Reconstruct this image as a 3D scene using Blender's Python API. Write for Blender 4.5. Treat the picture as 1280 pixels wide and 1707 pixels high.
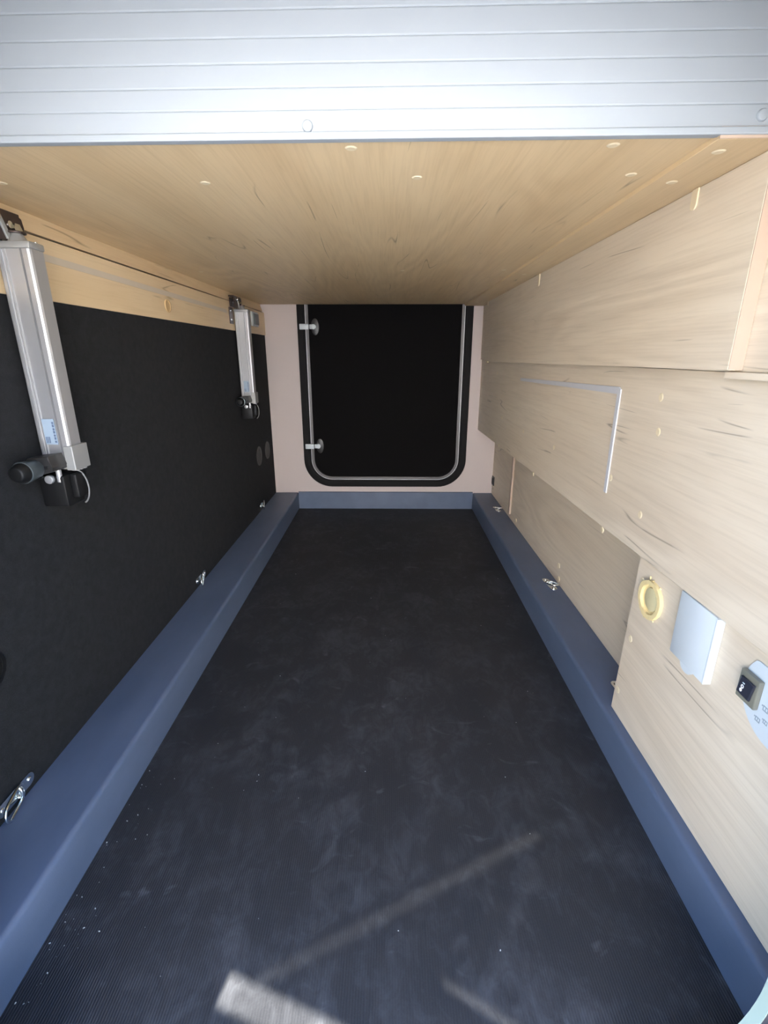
import bpy, bmesh, math, random
from mathutils import Vector, Matrix
for o in list(bpy.data.objects): bpy.data.objects.remove(o)
S = bpy.context.scene; C = S.collection
PI = math.pi

# ------------------------------------------------------------------ camera
cam = bpy.data.cameras.new('camera'); co = bpy.data.objects.new('camera', cam); C.objects.link(co)
cam.sensor_fit = 'HORIZONTAL'; cam.sensor_width = 36.0; cam.lens = 36.0*800.0/1280.0
cam.clip_start = .02
co.location = (0, 0, .9); co.rotation_euler = (math.radians(90-18.101), 0, math.radians(.613))
S.camera = co
# ------------------------------------------------------------------ sky, sun, exposure
SUN_EL = math.radians(52)            # the sun stands behind the vehicle; the doorway side is in its shade
w = bpy.data.worlds.new('sky'); S.world = w; w.use_nodes = True
nt = w.node_tree; bg = nt.nodes['Background']
sky = nt.nodes.new('ShaderNodeTexSky'); sky.sky_type = 'NISHITA'; sky.sun_disc = False
sky.sun_elevation = SUN_EL; sky.sun_rotation = 0; sky.air_density = 1.0; sky.dust_density = 1.5
nt.links.new(sky.outputs[0], bg.inputs[0]); bg.inputs[1].default_value = 1.02
sl = bpy.data.lights.new('sun', 'SUN'); so = bpy.data.objects.new('sun', sl); C.objects.link(so)
sl.energy = 17.0; sl.angle = math.radians(.53); sl.color = (1, .97, .94)
so.rotation_euler = Vector((.15, -math.cos(SUN_EL), -math.sin(SUN_EL))).to_track_quat('-Z', 'Y').to_euler()
def glint(name, src, p0, p1, width, energy):
    """area lamp standing in for sunlight off an unseen window pane across the yard: a narrow parallel beam that lands as a band p0-p1 on the floor"""
    a, b = Vector((*p0, 0)), Vector((*p1, 0)); c = (a+b)/2; d = (c-Vector(src)).normalized(); L = b-a; W = Vector((-L.y, L.x, 0)).normalized()*width
    X = (L-d*L.dot(d)); Yv = (-d).cross(X.normalized()).normalized()
    li = bpy.data.lights.new(name, 'AREA'); li.shape = 'RECTANGLE'; li.size = X.length; li.size_y = max(.004, abs(W.dot(Yv)))
    li.spread = math.radians(.10); li.energy = energy; li.color = (1, .97, .88)
    o = bpy.data.objects.new(name, li); C.objects.link(o); o.location = src
    o.rotation_euler = Matrix((X.normalized(), Yv, -d)).transposed().to_euler()
glint('glint_lamp', (-1.2, -5.4, 3.6), (-.245, .458), (-.05, .392), .038, .14)  # added lamps; they stand in for sun off unseen window panes
glint('glint_lamp', (.6, -5.4, 3.6), (.085, .468), (.20, .408), .010, .006)
glint('glint_lamp', (2.2, -5.4, 3.4), (.50, .806), (-.20, .464), .018, .028)
S.view_settings.view_transform = 'Standard'; S.view_settings.look = 'None'
S.view_settings.gamma = 1; S.view_settings.use_curve_mapping = False
S.view_settings.exposure = 1.03
S.cycles.max_bounces = 16; S.cycles.diffuse_bounces = 12

# ------------------------------------------------------------------ materials
def srgb(r, g, b):
    f = lambda c: (c/255/12.92) if c/255 <= .04045 else ((c/255+.055)/1.055)**2.4
    return (f(r), f(g), f(b), 1)
class N:
    def __init__(s, name):
        s.m = bpy.data.materials.new(name); s.m.use_nodes = True; s.t = s.m.node_tree
        s.p = s.t.nodes['Principled BSDF']
    def n(s, typ, ins=None, **kw):
        q = s.t.nodes.new(typ)
        for k, v in kw.items(): setattr(q, k, v)
        for k, v in (ins or {}).items():
            if isinstance(v, bpy.types.NodeSocket): s.t.links.new(v, q.inputs[k])
            else: q.inputs[k].default_value = v
        return q
    def coord(s, sc=(1, 1, 1), rot=(0, 0, 0)):
        g = s.n('ShaderNodeTexCoord')
        return s.n('ShaderNodeMapping', {'Vector': g.outputs['Object'], 'Scale': sc, 'Rotation': rot}).outputs[0]
    def noise(s, vec, scale=1, detail=3, rough=.5, dist=0):
        return s.n('ShaderNodeTexNoise', {'Vector': vec, 'Scale': scale, 'Detail': detail, 'Roughness': rough, 'Distortion': dist}).outputs['Fac']
    def math(s, op, a, b=0., c=0.):
        q = s.n('ShaderNodeMath', {0: a, 1: b, 2: c}, operation=op); return q.outputs[0]
    def ramp(s, fac, *st):
        q = s.n('ShaderNodeValToRGB', {'Fac': fac}); e = q.color_ramp.elements
        while len(e) < len(st): e.new(.5)
        for i, (p, c) in enumerate(st):
            e[i].position = p; e[i].color = c if len(c) == 4 else (*c, 1)
        return q.outputs[0]
    def mix(s, fac, a, b, mode='MIX'):
        q = s.n('ShaderNodeMix', data_type='RGBA', blend_type=mode)
        for i, v in ((0, fac), (6, a), (7, b)):
            if isinstance(v, bpy.types.NodeSocket): s.t.links.new(v, q.inputs[i])
            else: q.inputs[i].default_value = v
        return q.outputs[2]
    def bump(s, h, strength, dist):
        q = s.n('ShaderNodeBump', {'Height': h, 'Strength': strength, 'Distance': dist}); s.t.links.new(q.outputs[0], s.p.inputs['Normal'])
    def set(s, **kw):
        for k, v in kw.items():
            i = s.p.inputs[k.replace('_', ' ')]
            if isinstance(v, bpy.types.NodeSocket): s.t.links.new(v, i)
            else: i.default_value = v
        return s.m
def plain(name, col, rough=.5, metal=0., var=.08, scale=40., spec=.5):
    n = N(name); v = n.noise(n.coord(), scale, 4)
    c = n.mix(n.math('MULTIPLY', v, 1.), tuple(x*(1-var) for x in col[:3])+(1,), tuple(min(1, x*(1+var)) for x in col[:3])+(1,))
    return n.set(Base_Color=c, Roughness=rough, Metallic=metal, Specular_IOR_Level=spec)
def wood(name, light, mid, dark, off=0.):
    n = N(name)
    def co(sx, sy):
        g = n.n('ShaderNodeTexCoord')
        return n.n('ShaderNodeMapping', {'Vector': g.outputs['Object'], 'Scale': (sx, sy, sx), 'Location': (off, off*1.7, off*.6)}).outputs[0]
    broad = n.noise(co(5, .7), 1, 3, .5, .4)
    field = n.noise(co(3.6, .55), 1, 2.5, .45, .5)
    ring = n.math('SINE', n.math('MULTIPLY', field, 95.))
    ring = n.math('MULTIPLY_ADD', ring, .5, .5)
    ringm = n.ramp(n.noise(co(4, .8), 1, 2), (.42, (0, 0, 0)), (.68, (1, 1, 1)))
    fibre = n.math('MULTIPLY_ADD', n.noise(co(75, 2.2), 1, 3, .6), .5, n.math('MULTIPLY', n.noise(co(230, 7), 1, 3, .6), .5))
    c = n.ramp(broad, (.30, mid), (.70, light))
    c = n.mix(n.math('MULTIPLY', n.math('MULTIPLY', ring, ringm), .22), c, dark)
    c = n.mix(n.math('MULTIPLY', n.ramp(fibre, (.46, (0, 0, 0)), (.66, (1, 1, 1))), .23), c, dark)
    # thin cracks in the oak decor
    ck = n.math('ABSOLUTE', n.math('SUBTRACT', n.noise(co(13, .75), 1, 1.6, .5, 0.), .5))
    ck = n.ramp(ck, (.0, (1, 1, 1)), (.0055, (0, 0, 0)))
    cm = n.ramp(n.noise(co(9, 4.5), 1, 2), (.55, (0, 0, 0)), (.65, (1, 1, 1)))
    c = n.mix(n.math('MULTIPLY', n.math('MULTIPLY', ck, cm), .75), c, tuple(x*.42 for x in dark[:3])+(1,))
    # small knots
    vo = n.n('ShaderNodeTexVoronoi', {'Vector': co(11, 3.2), 'Scale': 1., 'Randomness': 1.}).outputs['Distance']
    km = n.ramp(n.noise(co(2.7, 2.1), 1.3, 1), (.57, (0, 0, 0)), (.64, (1, 1, 1)))
    c = n.mix(n.math('MULTIPLY', n.math('MULTIPLY', n.ramp(vo, (.03, (1, 1, 1)), (.11, (0, 0, 0))), km), .5), c, tuple(x*.5 for x in dark[:3])+(1,))
    n.bump(n.math('ADD', fibre, n.math('MULTIPLY', ring, .4)), .12, .0006)
    return n.set(Base_Color=c, Roughness=.46, Specular_IOR_Level=.35)
M = {}
M['oak'] = wood('pale_oak_laminate', srgb(220, 196, 157), srgb(207, 180, 140), srgb(160, 130, 94))
M['oak2'] = wood('pale_oak_laminate_wall', srgb(218, 205, 185), srgb(206, 190, 168), srgb(160, 142, 120), 7.3)
M['oak3'] = wood('pale_oak_laminate_strip', srgb(226, 204, 168), srgb(215, 190, 152), srgb(182, 152, 114), 3.1)
M['edge'] = plain('pinkish_edge_band', srgb(182, 160, 142), .5, var=.03)
M['cap'] = plain('cream_screw_cap', srgb(220, 204, 172), .45, var=.03)
M['tan'] = plain('tan_oval_cap', srgb(196, 166, 122), .5, var=.05)
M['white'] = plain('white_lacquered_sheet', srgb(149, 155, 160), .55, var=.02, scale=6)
M['backwall'] = plain('off_white_lining', srgb(190, 177, 172), .6, var=.02, scale=8)
M['plastic'] = plain('white_plastic', srgb(196, 203, 207), .4, var=.02)
M['reveal'] = plain('purple_grey_reveal', (.06, .055, .065, 1), .5, var=.1)
M['sealw'] = plain('pale_green_white_frame', srgb(150, 166, 158), .25, var=.03)
M['alu'] = plain('anodised_aluminium', (.46, .46, .47, 1), .38, .6, var=.04, scale=15)
M['aluflat'] = plain('satin_grey_metal', (.34, .34, .33, 1), .5, .4, var=.05, scale=20)
M['chrome'] = plain('bright_zinc', (.82, .86, .86, 1), .16, 1., var=.05)
M['bronze'] = plain('dark_bronzed_steel', (.075, .055, .05, 1), .32, .7, var=.2)
M['black'] = plain('black_plastic', (.0055, .0055, .006, 1), .5, var=.2, spec=.3)
M['dgrey'] = plain('dark_grey_plastic', (.020, .019, .019, 1), .4, var=.15)
M['mgrey'] = plain('grey_motor_metal', (.10, .12, .13, 1), .35, .6, var=.15)
M['rubber'] = plain('black_rubber_seal', (.0055, .005, .0052, 1), .6, var=.2, spec=.15)
M['profile'] = plain('grey_door_profile', (.11, .105, .105, 1), .4, .5, var=.08)
M['reflection'] = plain('blue_grey_reflection', srgb(192, 193, 198), .4, var=.03)
M['reflectionw'] = plain('grey_reflection', srgb(200, 187, 170), .5, var=.04)
M['sticker'] = plain('pale_blue_sticker', srgb(150, 166, 182), .4, var=.03)
M['print'] = plain('dark_blue_print', srgb(84, 100, 124), .5, var=.05)
M['iprint'] = plain('grey_icon_print', srgb(142, 152, 160), .5, var=.05)
M['foam'] = plain('yellow_foam', srgb(222, 202, 150), .8, var=.10, scale=120)
M['foamd'] = plain('ochre_foam_plug', srgb(196, 186, 146), .85, var=.08, scale=90)
M['smoke'] = plain('smoked_grey_plastic', srgb(120, 118, 106), .2, var=.10, scale=30)
M['rocker'] = plain('charcoal_rocker', srgb(44, 46, 56), .3, var=.06)
M['marks'] = plain('white_marks', srgb(240, 240, 240), .5, var=.01)
M['outer'] = plain('white_outer_skin', srgb(232, 232, 230), .35, var=.02)
M['crumb'] = plain('pale_crumbs', srgb(190, 190, 186), .8, var=.1)
M['cable'] = plain('grey_cable', (.16, .16, .16, 1), .35, var=.05)
M['ovalg'] = plain('dark_grey_cap', (.040, .038, .037, 1), .5, var=.1)
n = N('concrete_ground'); v = n.noise(n.coord(), 3, 6, .6)
M['bounce_facade'] = plain('pale_render', srgb(240, 237, 232), .8, var=.03, scale=5)
M['added_hedge'] = plain('added_hedge_green', (.035, .05, .025, 1), .9, var=.5, scale=18)
M['ground'] = n.set(Base_Color=n.ramp(v, (.3, srgb(180, 177, 170)), (.7, srgb(204, 200, 193))), Roughness=.9)
n = N('black_carpet'); v = n.noise(n.coord(), 900, 3, .7); v2 = n.noise(n.coord(), 60, 4, .6)
c = n.ramp(n.math('MULTIPLY_ADD', v, .7, n.math('MULTIPLY', v2, .3)), (.32, (.010, .0102, .0112)), (.72, (.034, .035, .038)))
n.bump(v, .6, .002); M['carpet'] = n.set(Base_Color=c, Roughness=.95, Specular_IOR_Level=.15)
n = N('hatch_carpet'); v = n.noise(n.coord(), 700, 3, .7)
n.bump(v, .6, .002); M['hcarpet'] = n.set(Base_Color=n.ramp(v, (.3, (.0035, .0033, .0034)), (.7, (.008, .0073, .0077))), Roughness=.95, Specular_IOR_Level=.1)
n = N('blue_grey_plastic_kerb'); v = n.noise(n.coord(), 500, 3, .7); v2 = n.noise(n.coord((1, .4, 1)), 9, 4, .6)
c = n.ramp(v2, (.3, (.080, .107, .165)), (.7, (.102, .132, .200)))
n.bump(v, .25, .0006); M['kerb'] = n.set(Base_Color=c, Roughness=.42, Specular_IOR_Level=.5)
# black ribbed rubber floor with dust and scuffs
n = N('ribbed_rubber_floor'); g = n.n('ShaderNodeTexCoord').outputs['Object']
sx = n.n('ShaderNodeSeparateXYZ', {0: g})
rib = n.math('MULTIPLY_ADD', n.math('SINE', n.math('MULTIPLY', sx.outputs[0], 2*PI/.0042)), .5, .5)
d1 = n.noise(n.coord(), 7, 6, .65, .8); d2 = n.noise(n.coord((1.6, 1, 1)), 16, 5, .7, 1.2); d3 = n.noise(n.coord(), 420, 2, .6)
dust = n.ramp(n.math('MULTIPLY', d1, d2), (.22, (0, 0, 0)), (.42, (1, 1, 1)))
c = n.mix(n.math('MULTIPLY', dust, .55), (.014, .0145, .017, 1), (.072, .074, .082, 1))
scm = n.ramp(n.noise(n.coord((1, 1.3, 1)), 11, 3, .5, 1.5), (.645, (0, 0, 0)), (.76, (1, 1, 1)))
c = n.mix(n.math('MULTIPLY', scm, n.math('MULTIPLY', d2, .7)), c, (.15, .15, .16, 1))
c = n.mix(n.math('MULTIPLY', n.ramp(d3, (.5, (0, 0, 0)), (.75, (1, 1, 1))), .25), c, (.055, .055, .062, 1))
c = n.mix(n.math('MULTIPLY', rib, .25), c, (.040, .041, .046, 1))
n.bump(rib, .35, .0012); M['floor'] = n.set(Base_Color=c, Roughness=.62, Specular_IOR_Level=.4)

# ------------------------------------------------------------------ mesh helpers
def obj(name, bm, mat, parent=None, smooth=False):
    me = bpy.data.meshes.new(name); bmesh.ops.recalc_face_normals(bm, faces=bm.faces); bm.to_mesh(me); bm.free()
    me.materials.append(M[mat])
    if smooth:
        for p in me.polygons: p.use_smooth = True
        me.set_sharp_from_angle(angle=math.radians(38))
    o = bpy.data.objects.new(name, me); C.objects.link(o); o.parent = parent
    return o
def tag(o, label, cat, group=None):
    o['label'] = label; o['category'] = cat
    if group: o['group'] = group
    return o
def struct(o, label=None):
    o['kind'] = 'structure'
    if label: o['label'] = label
    return o
def empty(name, loc=(0, 0, 0), rot=(0, 0, 0)):
    o = bpy.data.objects.new(name, None); C.objects.link(o); o.location = loc; o.rotation_euler = rot; o.empty_display_size = .05
    return o
def box(x0, x1, y0, y1, z0, z1, bev=0., seg=2, bm=None):
    b = bm or bmesh.new()
    r = bmesh.ops.create_cube(b, size=1, matrix=Matrix.Translation(((x0+x1)/2, (y0+y1)/2, (z0+z1)/2)) @ Matrix.Diagonal((x1-x0, y1-y0, z1-z0, 1)))
    if bev:
        vs = set(r['verts']); es = [e for e in b.edges if e.verts[0] in vs and e.verts[1] in vs]
        bmesh.ops.bevel(b, geom=es, offset=bev, segments=seg, affect='EDGES', profile=.5)
    return b
AX = {'z': Matrix.Identity(4), 'x': Matrix.Rotation(PI/2, 4, 'Y'), 'y': Matrix.Rotation(PI/2, 4, 'X')}
def cyl(c, r, h, axis='z', r2=None, seg=24, bev=0., sc=(1, 1), bm=None):
    b = bm or bmesh.new()
    q = bmesh.ops.create_cone(b, cap_ends=True, segments=seg, radius1=r, radius2=r if r2 is None else r2, depth=h,
        matrix=Matrix.Translation(c) @ AX[axis] @ Matrix.Diagonal((sc[0], sc[1], 1, 1)))
    if bev:
        vs = set(q['verts']); es = [e for e in b.edges if e.verts[0] in vs and e.verts[1] in vs and any(len(f.verts) > 4 for f in e.link_faces)]
        bmesh.ops.bevel(b, geom=es, offset=bev, segments=2, affect='EDGES', profile=.5)
    return b
def prism(pts, h0, h1, plane='xy', bev=0., bm=None):
    """polygon pts extruded from h0 to h1 along the remaining axis"""
    b = bm or bmesh.new()
    f3 = {'xy': lambda p, h: (p[0], p[1], h), 'yz': lambda p, h: (h, p[0], p[1]), 'xz': lambda p, h: (p[0], h, p[1])}[plane]
    a = [b.verts.new(f3(p, h0)) for p in pts]; c = [b.verts.new(f3(p, h1)) for p in pts]; k = len(pts)
    fs = [b.faces.new(a), b.faces.new(c[::-1])] + [b.faces.new((a[i], a[(i+1) % k], c[(i+1) % k], c[i])) for i in range(k)]
    if bev:
        es = list({e for f in fs[:2] for e in f.edges})
        bmesh.ops.bevel(b, geom=es, offset=bev, segments=2, affect='EDGES', profile=.5)
    return b
def rrect(x0, x1, z0, z1, r, seg=10):
    out = []
    for cx, cz, a0 in ((x1-r, z0+r, -90), (x1-r, z1-r, 0), (x0+r, z1-r, 90), (x0+r, z0+r, 180)):
        for i in range(seg+1):
            a = math.radians(a0+90*i/seg); out.append((cx+r*math.cos(a), cz+r*math.sin(a)))
    return out
def ring(outer, inner, h0, h1, plane='xz'):
    """two loops of equal length joined into a flat ring with thickness"""
    b = bmesh.new(); k = len(outer)
    f3 = {'xy': lambda p, h: (p[0], p[1], h), 'yz': lambda p, h: (h, p[0], p[1]), 'xz': lambda p, h: (p[0], h, p[1])}[plane]
    L = [[b.verts.new(f3(p, h)) for p in q] for q, h in ((outer, h0), (outer, h1), (inner, h1), (inner, h0))]
    for j in range(4):
        A, B = L[j], L[(j+1) % 4]
        for i in range(k): b.faces.new((A[i], A[(i+1) % k], B[(i+1) % k], B[i]))
    return b
def tube(pts, r, seg=10, closed=False):
    b = bmesh.new(); pts = [Vector(p) for p in pts]; k = len(pts); rings = []
    up = None
    for i in range(k):
        t = (pts[(i+1) % k]-pts[i-1]) if (closed or 0 < i < k-1) else (pts[1]-pts[0] if i == 0 else pts[-1]-pts[-2])
        t.normalize()
        if up is None: up = t.orthogonal().normalized()
        up = (up - t*up.dot(t)).normalized(); s = t.cross(up)
        rings.append([b.verts.new(pts[i]+r*(math.cos(2*PI*j/seg)*up+math.sin(2*PI*j/seg)*s)) for j in range(seg)])
    for i in range(k if closed else k-1):
        A, B = rings[i], rings[(i+1) % k]
        off = 0
        if closed and i == k-1:
            off = min(range(seg), key=lambda q: (A[0].co-B[q].co).length)
        for j in range(seg): b.faces.new((A[j], A[(j+1) % seg], B[(j+1+off) % seg], B[(j+off) % seg]))
    if not closed: b.faces.new(rings[0][::-1]); b.faces.new(rings[-1])
    return b
def holed(outer, holes, h0, h1, plane):
    """flat plate with holes, thickness h0..h1"""
    b = bmesh.new(); f3 = {'xy': lambda p, h: (p[0], p[1], h), 'xz': lambda p, h: (p[0], h, p[1])}[plane]
    es = []
    for lp in [outer]+holes:
        vs = [b.verts.new(f3(p, h0)) for p in lp]
        es += [b.edges.new((vs[i], vs[(i+1) % len(vs)])) for i in range(len(vs))]
    r = bmesh.ops.triangle_fill(b, edges=es, use_beauty=True)
    fs = [f for f in b.faces]
    ex = bmesh.ops.extrude_face_region(b, geom=fs)
    vs = [g for g in ex['geom'] if isinstance(g, bmesh.types.BMVert)]
    bmesh.ops.translate(b, verts=vs, vec=f3((0, 0), h1-h0))
    return b
def copy_tree(o, parent=None):
    c = o.copy(); C.objects.link(c); c.parent = parent
    for ch in list(o.children): copy_tree(ch, c)
    return c

Y0, YB = .36, 2.83            # inner faces of the door side and of the far wall
XL, XR = -.692, .625          # side walls
ZC = 1.16                     # underside of the bed board

# ------------------------------------------------------------------ the setting
struct(obj('floor', box(XL, XR, Y0-.06, YB+.02, -.03, 0), 'floor'), 'black ribbed rubber garage floor with dust and scuffs')
struct(obj('wall_left', box(XL-.06, XL-.031, Y0, YB+.02, -.03, 1.50, bm=box(XL-.031, XL, Y0, YB+.02, -.03, 1.118)), 'carpet'), 'black carpeted side wall of the garage')
struct(obj('wall_right', box(XR, XR+.03, Y0, YB+.02, -.03, 1.50), 'oak2'), 'recessed lower oak wall behind the kerb')
hole = rrect(-.505+.012, .455-.012, .142+.012, 1.33, .15)
struct(obj('wall_back', holed([(XL-.06, -.03), (XR+.03, -.03), (XR+.03, 1.50), (XL-.06, 1.50)], [hole], YB, YB+.03, 'xz'), 'backwall'), 'off-white end wall around the far hatch')
yf = lambda x: .7155-.0182*x
ceil = empty('ceiling', (0, 0, 0)); struct(ceil, 'oak laminate underside of the raised bed board')
ba = obj('bed_board', prism([(-.722, yf(-.722)+.006), (.415, yf(.415)+.006), (.415, 2.80), (-.722, 2.80)], ZC, ZC+.02, bev=.0), 'oak', ceil)
bs = obj('side_board', prism([(.405, yf(.405)+.001), (.53, yf(.53)+.001), (.53, 2.81), (.405, 2.81)], 1.153, 1.166, bev=.0008), 'oak', ceil)
obj('front_edge_band', prism([(.405, yf(.405)-.0008), (.53, yf(.53)-.0008), (.53, yf(.53)+.0008), (.405, yf(.405)+.0008)], 1.1532, 1.1655), 'edge', bs)
obj('bed_lip', prism([(-.722, 1.1605), (-.6995, 1.1605), (-.689, 1.124), (-.722, 1.124)], yf(-.7)+.008, 2.80, 'xz'), 'oak3', ceil)
def cap_mesh(r=.0085, h=.0012):
    b = cyl((0, 0, h/2), r, h, r2=r*.72, seg=20)
    me = bpy.data.meshes.new('screw_cap'); bmesh.ops.recalc_face_normals(b, faces=b.faces); b.to_mesh(me); b.free()
    me.materials.append(M['cap']); return me
CAP = cap_mesh()
def cap(parent, loc, nrm):
    o = bpy.data.objects.new('screw_cap', CAP); C.objects.link(o); o.parent = parent; o.location = loc
    o.rotation_euler = Vector(nrm).to_track_quat('Z', 'Y').to_euler(); return o
for x, y in ((-.2935, .884), (.0416, .863), (-.0516, .752), (.2906, .746), (.3653, .854), (.367, 1.71), (.0418, 1.718), (-.6188, 1.735), (-.6175, .881), (-.30, 2.66), (.02, 2.66), (.33, 2.66)):
    cap(ba, (x, y, ZC+.0001), (0, 0, -1))
for x, y in ((.434, .865), (.430, .748), (.443, 1.75), (.44, 2.62)): cap(bs, (x, y, 1.1531), (0, 0, -1))
struct(obj('trim_1', box(XL, XL+.005, Y0, YB, 1.004, 1.1195, .001), 'oak3'), 'oak strip along the top of the black carpet wall')
struct(obj('trim_2', box(XL-.06, XR+.03, Y0-.06, YB+.02, 1.50, 1.53), 'backwall'), 'boarding above the garage')
struct(obj('wall_front', holed([(-3.5, -.45), (3.5, -.45), (3.5, 2.35), (-3.5, 2.35)], [rrect(-.535, .446, -.03, 1.235, .24, 14)], Y0-.06, Y0, 'xz'), 'outer'), 'white outer vehicle wall around the garage doorway')
t3 = struct(empty('trim_3'), 'pale green-white frame edge of the near doorway')
obj('bead', ring(rrect(-.535, .446, -.03, 1.235, .24, 20), rrect(-.5275, .4385, -.0225, 1.2275, .234, 20), Y0-.010, Y0+.004), 'sealw', t3, True)
obj('reveal', ring(rrect(-.535, .446, -.03, 1.235, .24, 20), rrect(-.5285, .4395, -.0235, 1.2285, .234, 20), Y0-.066, Y0-.0102), 'reveal', t3, True)
struct(obj('ground', box(-9, 9, -14, 3, -.65, -.60), 'ground'), 'pale concrete ground outside the vehicle')

struct(obj('added_bounce_wall', box(-5, 5, -6.0, -5.6, -.6, 3.6), 'bounce_facade'), 'added pale wall across the yard that bounces sunlight inside, out of view')  # added out of view to bounce sunlight deep into the garage
for sgn in (-1, 1): struct(obj('added_hedge', box(min(sgn*5, sgn*9), max(sgn*5, sgn*9), -6.0, -5.0, -.6, 3.4), 'added_hedge'), 'added dark green block beside the bounce wall, out of view, cutting side light')  # dark blocks added out of view to cut light from the sides

# ------------------------------------------------------------------ white ribbed fascia above the opening
fa = empty('ribbed_fascia', (0, .7155, 1.16), (0, 0, -.0182))
tag(fa, 'white ribbed fascia panel hanging above the oak bed board', 'panel')
obj('backing', box(-.722, .63, .006, .012, -.002, .335), 'white', fa)
zs = [.0055, .0285, .0512, .0751, .1001, .1266, .153, .180, .207, .234, .261, .288, .315, .335]
for i in range(len(zs)-1):
    h = zs[i+1]-zs[i]; b = bmesh.new(); pr = []
    a_, c_ = zs[i], zs[i+1]                                # flat slat face with a narrow V joint
    pr = [(.0011, a_), (.0003, a_+.0007), (0, a_+.0018), (0, c_-.0018), (.0003, c_-.0007), (.0011, c_), (.0062, c_), (.0062, a_)]
    obj('slat', prism(pr, -.722, .63, 'yz', bm=b), 'white', fa)
obj('bottom_edge', box(-.722, .63, -.0035, .008, -.0035, .0048, .0015), 'white', fa)
for x, z in ((-.1031, .0114), (.451, .0166)):
    obj('screw_cover', cyl((x, -.001, z), .0072, .004, 'y', r2=.006, bev=.001), 'white', fa, True)

# ------------------------------------------------------------------ kerbs
def kerb(pts, y0, y1, label, plane='xz'):
    o = obj('floor_kerb', prism(pts, y0, y1, plane), 'kerb', None, True); return tag(o, label, 'kerb', 'kerbs around the rubber floor')
def kprof(xi, xo, h, r=.010):
    s = 1 if xo > xi else -1; pts = [(xi, 0.0005)]
    for i in range(7):
        a = math.radians(90*i/6); pts.append((xi+s*(r-r*math.cos(a)), h-r+r*math.sin(a)))
    return pts+[(xo, h), (xo, 0.0005)]
kerb(kprof(-.553, XL+.0005, .1), Y0+.006, YB-.001, 'blue-grey plastic kerb along the black carpeted wall')
kerb(kprof(.511, XR-.0005, .1), Y0+.006, YB-.001, 'blue-grey plastic kerb under the oak wall panels')
bk = kerb([(YB-.012, .0005), (YB-.012, .103), (YB-.009, .106), (YB-.001, .106), (YB-.001, .0005)], -.552, .510, 'short blue-grey kerb below the far hatch', 'yz')

# ------------------------------------------------------------------ panels on the right
def panel(pts, x0, x1, mat, label, plane='yz'):
    o = obj('wall_panel', prism(pts, x0, x1, plane, bev=.0012), mat); return tag(o, label, 'panel')
pu = panel([(.73, .879), (2.62, .868), (2.62, 1.1525), (.73, 1.1525)], .490, .511, 'oak2', 'long upper oak panel touching the bed board, with hanging cream tabs')
obj('edge_band', box(.4905, .5105, .7288, .7305, .880, 1.1515), 'edge', pu)
for y, w_, z0 in ((.893, .008, 1.122), (1.735, .007, 1.115), (2.59, .010, 1.132)):
    b = prism([(y-w_, 1.152), (y+w_, 1.152)]+[(y+w_*math.cos(math.radians(-a)), z0+w_+w_*math.sin(math.radians(-a))) for a in range(0, 181, 20)], .4875, .4899, 'yz')
    obj('hanging_tab', b, 'cap', pu)
obj('end_tab', box(.486, .492, 2.50, 2.545, .8655, .871, .0005), 'cap', pu)
pn = panel([(Y0+.006, .8765), (YB-.001, .8765), (YB-.001, 1.1525), (Y0+.006, 1.1525)], .5112, .6245, 'oak2', 'plain oak panel at the near right edge, behind the upper panel')
obj('bottom_lip', box(.504, .512, Y0+.006, .757, .8665, .8765, .001), 'oak2', pn)
pm = panel([(Y0+.006, .5115), (YB-.001, .486), (YB-.001, .8755), (Y0+.006, .8755)], .518, .6245, 'oak2', 'large middle oak panel with built-on blue-grey angled reflection and screw caps')
for y, z in ((.943, .8195), (1.863, .616), (1.503, .620), (1.096, .624), (.9445, .583), (1.099, .4925), (1.687, .490), (2.254, .4905), (2.395, .8155), (2.2385, .622), (.932, .755)):
    cap(pm, (.5181, y, z+.004), (-1, 0, 0))
tr = tag(obj('angle_reflection', prism([(1.96, .804), (1.96, .815), (1.115, .8325), (1.105, .8275), (1.1045, .588), (1.1185, .588), (1.1195, .8175)], .5150, .5179, 'yz', bev=.001), 'reflection'), 'blue-grey angled light reflection built as a thin strip on the middle oak panel', 'trim')  # bluish reflection of light on the panel, built as a coloured strip
pb = panel([(Y0+.006, .1005), (.9555, .1005), (.944, .504), (Y0+.006, .511)], .534, .6245, 'oak2', 'low near oak panel carrying the foam ring and the switch')
for y, z in ((.932, .448), (.9375, .305), (.951, .160)): cap(pb, (.5341, y-.012, z), (-1, 0, 0))
pa = panel([(2.345, .1255), (2.372, .1255), (2.372, .484), (2.345, .484)], .616, .6245, 'edge', 'narrow upright beige batten between kerb and middle panel')
for y, z in ((2.235, .128), (1.62, .165), (1.605, .118)):
    tag(obj('screw_cover', cyl((.6235, y, z), .010, .003, 'x', bev=.0008), 'cap'), {2.235: 'cream screw cover beside the beige batten', 1.62: 'upper cream screw cover above the right kerb', 1.605: 'lower cream screw cover touching the right kerb'}[y], 'screw cover', 'screw covers on the recessed oak wall')
so_ = empty('wall_socket', (.6245, 2.79, .187)); tag(so_, 'small dark socket low beside the far corner', 'socket')
obj('plate', box(-.006, 0, -.022, .022, -.027, .027, .002), 'dgrey', so_); obj('insert', box(-.009, -.0055, -.014, .014, -.018, .018, .001), 'black', so_)

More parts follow.
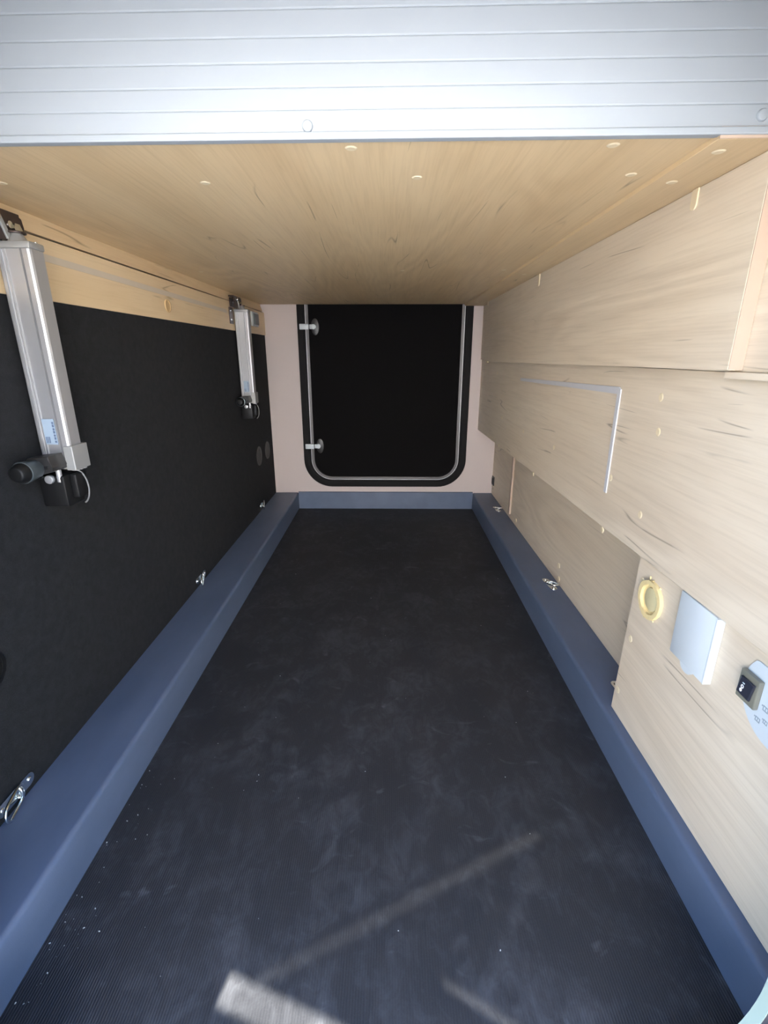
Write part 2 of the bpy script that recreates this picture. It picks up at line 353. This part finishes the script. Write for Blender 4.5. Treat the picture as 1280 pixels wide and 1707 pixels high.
# foam-filled ring
fr = empty('foam_ring', (.534, .876, .428)); tag(fr, 'round yellow foam-filled hole on the low oak panel', 'foam ring')
random.seed(4)
o_, i_ = [], []
for i in range(40):
    a = 2*PI*i/40; ro = .0405+.0007*math.sin(3*a)+random.uniform(-.0006, .0006); ri = .031+random.uniform(-.0006, .0006)
    o_.append((ro*math.cos(a), ro*math.sin(a))); i_.append((ri*math.cos(a), ri*math.sin(a)))
obj('foam_rim', ring(o_, i_, -.0075, -.0003, 'yz'), 'foam', fr, True)
obj('foam_plug', cyl((-.0030, -.005, .003), .0245, .005, 'x', bev=.002, seg=32), 'foamd', fr, True)
obj('hole_lining', cyl((-.0008, 0, 0), .0320, .001, 'x', seg=32), 'foam', fr)
for i in range(9):
    a = random.choice((random.uniform(1.2, 2.6), random.uniform(-2.4, -1.0))); r_ = random.uniform(.040, .046)
    b = bmesh.new(); bmesh.ops.create_icosphere(b, subdivisions=1, radius=random.uniform(.0015, .003), matrix=Matrix.Translation((-.002, r_*math.cos(a), r_*math.sin(a))) @ Matrix.Diagonal((1, 1, random.uniform(1, 2), 1)))
    obj('foam_drip', b, 'foam', fr, True)

# white cover box with a thumb tab
wb = empty('cover_box', (.534, .724, .380)); tag(wb, 'white plastic cover box with thumb tab on the low oak panel', 'cover box')
obj('cover', box(-.0135, -.0003, -.049, .049, 0, .124, .0025), 'plastic', wb, True)
obj('thumb_tab', prism([(.014, .004)]+[(-.003+.017*math.cos(math.radians(a)), .002-.0125*math.sin(math.radians(a))) for a in range(0, 181, 15)]+[(-.020, .004)], -.0133, -.0090, 'yz'), 'plastic', wb)
obj('side_rib', box(-.0143, -.0003, -.0515, -.0485, .001, .123, .0008), 'plastic', wb)

# switch on a round white plate
sw = empty('rocker_switch', (.534, .592, .437)); tag(sw, 'dark rocker switch on a round white plate at the right edge', 'switch')
disc = [(-.047+.066*math.cos(2*PI*i/48), .004+.066*math.sin(2*PI*i/48)) for i in range(48)]
disc = [(y, min(z, .046)) for y, z in disc]
obj('round_plate', prism(disc, -.0022, -.0002, 'yz'), 'plastic', sw)
obj('housing', box(-.010, -.0022, -.0185, .0185, -.0235, .0235, .0015), 'smoke', sw)
rk = obj('rocker', prism([(-.011, -.014), (-.015, .015), (.011, .015), (.014, -.013)], -.0145, -.0099, 'yz', bev=.0015), 'rocker', sw)
def ring2(y, z, r, t=.0011): return ring([(y+r*math.cos(2*PI*i/16), z+r*1.25*math.sin(2*PI*i/16)) for i in range(16)], [(y+(r-t)*math.cos(2*PI*i/16), z+(r-t)*1.25*math.sin(2*PI*i/16)) for i in range(16)], -.0150, -.0145, 'yz')
obj('mark', box(-.0150, -.0145, .0005, .0045, .0066, .0078), 'marks', rk)
obj('mark', ring2(.0035, .0010, .0026), 'marks', rk)
b = ring2(.0050, -.0056, .0022, .0019); obj('mark', b, 'marks', rk)
def icon(y, z, s):
    b = ring([(y-s, z-s*.8), (y+s, z-s*.8), (y+s, z+s*.8), (y-s, z+s*.8)], [(y-s*.72, z-s*.5), (y+s*.72, z-s*.5), (y+s*.72, z+s*.5), (y-s*.72, z+s*.5)], -.0026, -.0021, 'yz')
    box(-.0026, -.0021, y-s*.1, y+s*.1, z-s*.5, z+s*.5, bm=b); box(-.0026, -.0021, y+s*1.2, y+s*1.5, z+s*.2, z+s*.6, bm=b); obj('printed_icon', b, 'iprint', sw)
icon(-.022, -.036, .0045); icon(-.030, -.012, .005); icon(-.035, -.030, .004)

# ------------------------------------------------------------------ far hatch
h = empty('door_1', (0, YB, 0)); struct(h, 'black carpeted hatch with rounded corners in the far wall')
R = lambda d, r: rrect(-.507+d, .457-d, .140+d, 1.345-d, r, 12)
obj('rubber_seal', ring(R(0, .165), R(.046, .122), -.010, .004), 'rubber', h, True)
obj('seal_bead', ring(R(.010, .155), R(.034, .133), -.016, -.0095), 'rubber', h, True)
pf = obj('door_profile', ring(R(.0455, .1225), R(.062, .106), -.013, .006), 'profile', h)
obj('bright_lip', ring(R(.0455, .1225), R(.0482, .120), -.0165, -.0125), 'alu', pf)
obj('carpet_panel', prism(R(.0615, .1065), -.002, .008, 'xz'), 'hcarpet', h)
for z in (1.048, .388):
    l = empty('latch'); l.parent = h; l.location = (-.405, -.003, z)
    obj('base', cyl((-.004, -.004, 0), .022, .008, 'y', sc=(1, 1.95), bev=.002, seg=28), 'dgrey', l, True)
    obj('knob', cyl((-.012, -.014, 0), .0135, .014, 'y', bev=.002), 'plastic', l, True)
    obj('neck', box(-.034, -.012, -.019, -.010, -.012, .012, .002), 'plastic', l, True)
    obj('tongue', box(-.088, -.037, -.026, -.014, -.0145, .0145, .003), 'plastic', l, True)

# ------------------------------------------------------------------ left wall fittings
def oval(x, y, z, r, mat, label, cat, rz=None, name='round_cap'):
    t = empty(name, (x, y, z)); tag(t, label, cat)
    obj('rim', ring([(r*math.cos(2*PI*i/32), (rz or r)*math.sin(2*PI*i/32)) for i in range(32)], [(r*.82*math.cos(2*PI*i/32), (rz or r)*.82*math.sin(2*PI*i/32)) for i in range(32)], 0, .004, 'yz'), mat, t)
    obj('disc', cyl((.0012, 0, 0), r*.83, .0024, 'x', sc=(1, (rz or r)/r) if False else (1, 1), seg=32), mat, t); return t
oval(XL+.0003, 2.512, .390, .050, 'ovalg', 'nearer of two round dark grey caps on the carpet wall', 'cap')
oval(XL+.0003, 2.690, .388, .048, 'ovalg', 'farther round dark grey cap beside the far corner', 'cap')
oval(XL+.0003, .694, .379, .036, 'black', 'black round cap on carpet at the left picture edge', 'cap')
oval(XL+.0053, 1.600, 1.0445, .019, 'tan', 'tan round cap on the oak strip between the actuators', 'cap')
tag(obj('reflection_strip', prism([(.97, 1.078), (.97, 1.092), (2.18, 1.083), (2.18, 1.069)], XL+.0052, XL+.0058, 'yz'), 'reflectionw'), 'faint grey light reflection built as a thin strip along the left oak strip', 'reflection')  # faint reflection of light on the oak, modelled as a coloured strip
wsx = empty('wall_switch', (XL+.0052, 2.60, 1.072)); tag(wsx, 'grey and white wall switch behind the far actuator', 'switch')
obj('frame', box(0, .010, -.055, .055, -.034, .034, .002), 'plastic', wsx); obj('rocker', box(.009, .016, -.034, .045, -.026, .026, .002), 'mgrey', wsx)

# linear actuators that carry the bed
def actuator():
    t = empty('linear_actuator', (-.650, .920, .690))
    H_ = .385
    pr = [(-.0300, .034), (-.0300, .004), (-.0292, .0012), (-.0270, 0), (-.0225, 0), (-.0222, .0035), (-.0180, .0035), (-.0174, -.0012), (-.0148, -.0012), (-.0138, .0015),
          (.0085, .0015), (.0095, -.0012), (.0122, -.0012), (.0126, .0050), (.0152, .0050), (.0156, -.0006), (.0245, -.0006), (.0282, .0010), (.0300, .0045), (.0300, .034), (.027, .037), (-.027, .037)]
    obj('profile', prism(pr, 0, H_, 'xy'), 'alu', t)
    ec = obj('top_cap', box(-.0315, .0315, -.002, .0385, H_, H_+.012, .003), 'aluflat', t, True)
    obj('screw', cyl((.022, .030, H_+.013), .0035, .003), 'chrome', ec); obj('screw', cyl((-.022, .006, H_+.013), .0035, .003), 'chrome', ec)
    st = obj('rod_eye', cyl((0, .018, H_+.019), .017, .014, r2=.009, seg=24), 'aluflat', t, True)
    obj('collar', cyl((0, .018, H_+.027), .015, .003, bev=.0008), 'bronze', st, True)
    obj('eye_rod', box(-.028, -.014, .010, .026, H_+.020, H_+.048, .002), 'alu', st, True)
    br = obj('bracket', prism([(-.050, .396), (.026, .398), (.040, .404), (.053, .426), (.050, .440), (.038, .446), (-.050, .446)], -.012, -.008, 'yz', bev=.0008), 'bronze', t)
    obj('bracket_flange', box(-.034, -.011, -.050, .050, .4425, .4475, .001), 'bronze', br)
    obj('bracket_cheek', prism([(-.040, .404), (.024, .404), (.036, .420), (.034, .440), (-.040, .440)], -.034, -.031, 'yz'), 'bronze', br)
    obj('bracket_bolt', cyl((-.006, .031, .4200), .0105, .006, 'x', seg=6, bev=.0012), 'chrome', br, True)
    obj('bracket_bolt', cyl((-.006, -.014, .434), .0080, .006, 'x', seg=20, bev=.0012), 'chrome', br, True)
    obj('bracket_highlight', prism([(-.012, .432), (-.004, .436), (.012, .404), (.002, .400)], -.0082, -.0045, 'yz', bev=.0008), 'aluflat', br)  # slanted highlight on the bracket, built as a pale sliver
    obj('pivot_pin', cyl((-.020, .018, .425), .006, .026, 'x', seg=18), 'chrome', br, True)
    wp = obj('wall_plate', box(-.0365, -.033, -.052, -.004, .335, .402, .001), 'bronze', t)
    for z in (.352, .388): obj('screw', cyl((-.032, -.038, z), .0045, .003, 'x', bev=.0008), 'chrome', wp, True)
    # sticker with small print
    stk = obj('sticker', box(-.0150, .0085, -.0008, .0006, .045, .094), 'sticker', t)
    for k in range(7): obj('print_block', box(.0035, .0070, -.0012, -.0007, .0485+.006*k, .0525+.006*k+(.001 if k % 2 else 0)), 'print', stk)
    for k in range(3): obj('print_block', box(-.0130+.003*k, -.0112+.003*k, -.0012, -.0007, .048, .060), 'print', stk)
    # lower end: clamp, gearbox, motor, black housing, cable
    cl = obj('clamp', box(.0165, .0345, -.003, .046, -.006, .042, .0015), 'aluflat', t)
    for k in range(3): obj('clamp_tooth', box(.020, .032, .006+.012*k, .013+.012*k, -.009, -.005, .0008), 'alu', cl)
    obj('end_block', box(-.0305, .017, -.002, .036, -.004, .004, .001), 'aluflat', t)
    gb = obj('gearbox', prism([(-.030, -.012), (.016, .000), (.019, .002), (.017, .008), (.014, .030), (-.026, .026), (-.032, .018)], -.046, -.003, 'xz', bev=.002), 'dgrey', t)
    obj('gearbox_rib', box(-.028, .012, -.0475, -.0455, .006, .012, .0008), 'black', gb)
    mt = obj('motor', cyl((-.012, -.064, .0075), .0165, .036, 'y', r2=.0205, seg=28, bev=.001), 'mgrey', t, True)
    obj('motor_end', cyl((-.012, -.090, .0075), .0195, .018, 'y', r2=.013, seg=28, bev=.003), 'black', mt, True)
    bx = obj('housing', box(-.028, .022, -.026, .028, -.074, -.012, .004), 'black', t, True)
    obj('housing_lug', box(.0215, .036, -.010, .026, -.060, -.012, .004), 'black', bx, True)
    obj('housing_boss', cyl((-.004, -.027, -.018), .0085, .010, 'y', seg=20, bev=.002), 'alu', bx, True)
    obj('lug_pin', cyl((.012, -.022, -.012), .005, .024, 'z', seg=16), 'alu', bx, True)
    obj('housing_screw', cyl((-.021, -.027, -.013), .004, .006, 'y', seg=14), 'chrome', bx, True)
    pts = []
    for i in range(15):
        a = math.radians(75-150*i/14); pts.append((.030+.017*math.cos(a)-.004, .012, -.043+.034*math.sin(a)))
    obj('cable', tube([(.022, .010, -.004)]+pts, .0016), 'cable', t, True)
    return t
a1 = actuator(); a2 = copy_tree(a1); a2.location = (-.650, 2.258, .694)
tag(a1, 'near aluminium linear actuator on the left wall with dark motor', 'actuator', 'bed lifting actuators')
tag(a2, 'far aluminium linear actuator on the left wall near the hatch', 'actuator', 'bed lifting actuators')

# tie-down rings: local plate in xy (length along y), normal +z
def ringfit():
    t = empty('tie_down_ring')
    out = []
    for cy, a0 in ((.034, 0), (-.034, 180)):
        for i in range(11): a = math.radians(a0+180*i/10); out.append((.0125*math.cos(a), cy+.0125*math.sin(a)))
    pl = obj('plate', prism(out, 0, .0025, 'xy', bev=.0006), 'chrome', t, True)
    for y in (.034, -.034): obj('rivet', cyl((0, y, .0032), .0062, .004, r2=.0045, bev=.0012, seg=18), 'chrome', pl, True)
    obj('hinge_loop', tube([(-.011, .004, .002), (-.011, .004, .0075), (-.006, .004, .0105), (.006, .004, .0105), (.011, .004, .0075), (.011, .004, .002)], .0032, 10), 'chrome', t, True)
    pts = []
    for cy, a0 in ((.0, 0), (-.036, 180)):
        for i in range(9):
            a = math.radians(a0+180*i/8); y = cy+.016*math.sin(a); pts.append((.016*math.cos(a), y, .0065+(.006-y)*.28))
    obj('bail', tube(pts, .0028, 10, True), 'chrome', t, True)
    return t
rf = ringfit()
spots = [(((XL+.0005, .676, .125), (0, PI/2, 0)), 'bright tie-down ring at the bottom left picture edge, on the carpet'),
         (((XL+.0005, 1.597, .124), (0, PI/2, 0)), 'bright tie-down ring on the carpet wall, middle of the left kerb'),
         (((XL+.0005, 2.495, .127), (0, PI/2, 0)), 'bright tie-down ring on the carpet wall near the far corner'),
         (((.590, 1.597, .1003), (0, 0, .12)), 'bright tie-down ring on top of the right kerb, midway along'),
         (((.588, 2.497, .1003), (0, 0, .08)), 'bright tie-down ring on the right kerb by the far corner'),
         (((.584, 1.000, .1003), (0, 0, .10)), 'tie-down ring on the right kerb mostly hidden by the low panel')]
for i, ((l, r), lab) in enumerate(spots):
    o = rf if i == 0 else copy_tree(rf); o.location = l; o.rotation_euler = r; tag(o, lab, 'tie-down ring', 'tie-down rings along both kerbs')

# crumbs on the floor and kerb edges
random.seed(11); b = bmesh.new()
P_ = [(random.uniform(-.5, .48), random.uniform(.45, 1.9)) for _ in range(46)] + [(-.548+abs(random.gauss(0, .03)), random.uniform(.43, .85)) for _ in range(40)]
for x, y in P_:
    r = random.choice((.0004, .0005, .0006, .0008, .0011))
    bmesh.ops.create_icosphere(b, subdivisions=1, radius=r, matrix=Matrix.Translation((x, y, r*.5)) @ Matrix.Rotation(random.uniform(0, 6), 4, 'Z') @ Matrix.Diagonal((1, random.uniform(1, 2.2), .7, 1)))
cr = obj('crumbs', b, 'crumb'); cr['kind'] = 'stuff'; tag(cr, 'tiny pale crumbs scattered over the black floor', 'crumbs')
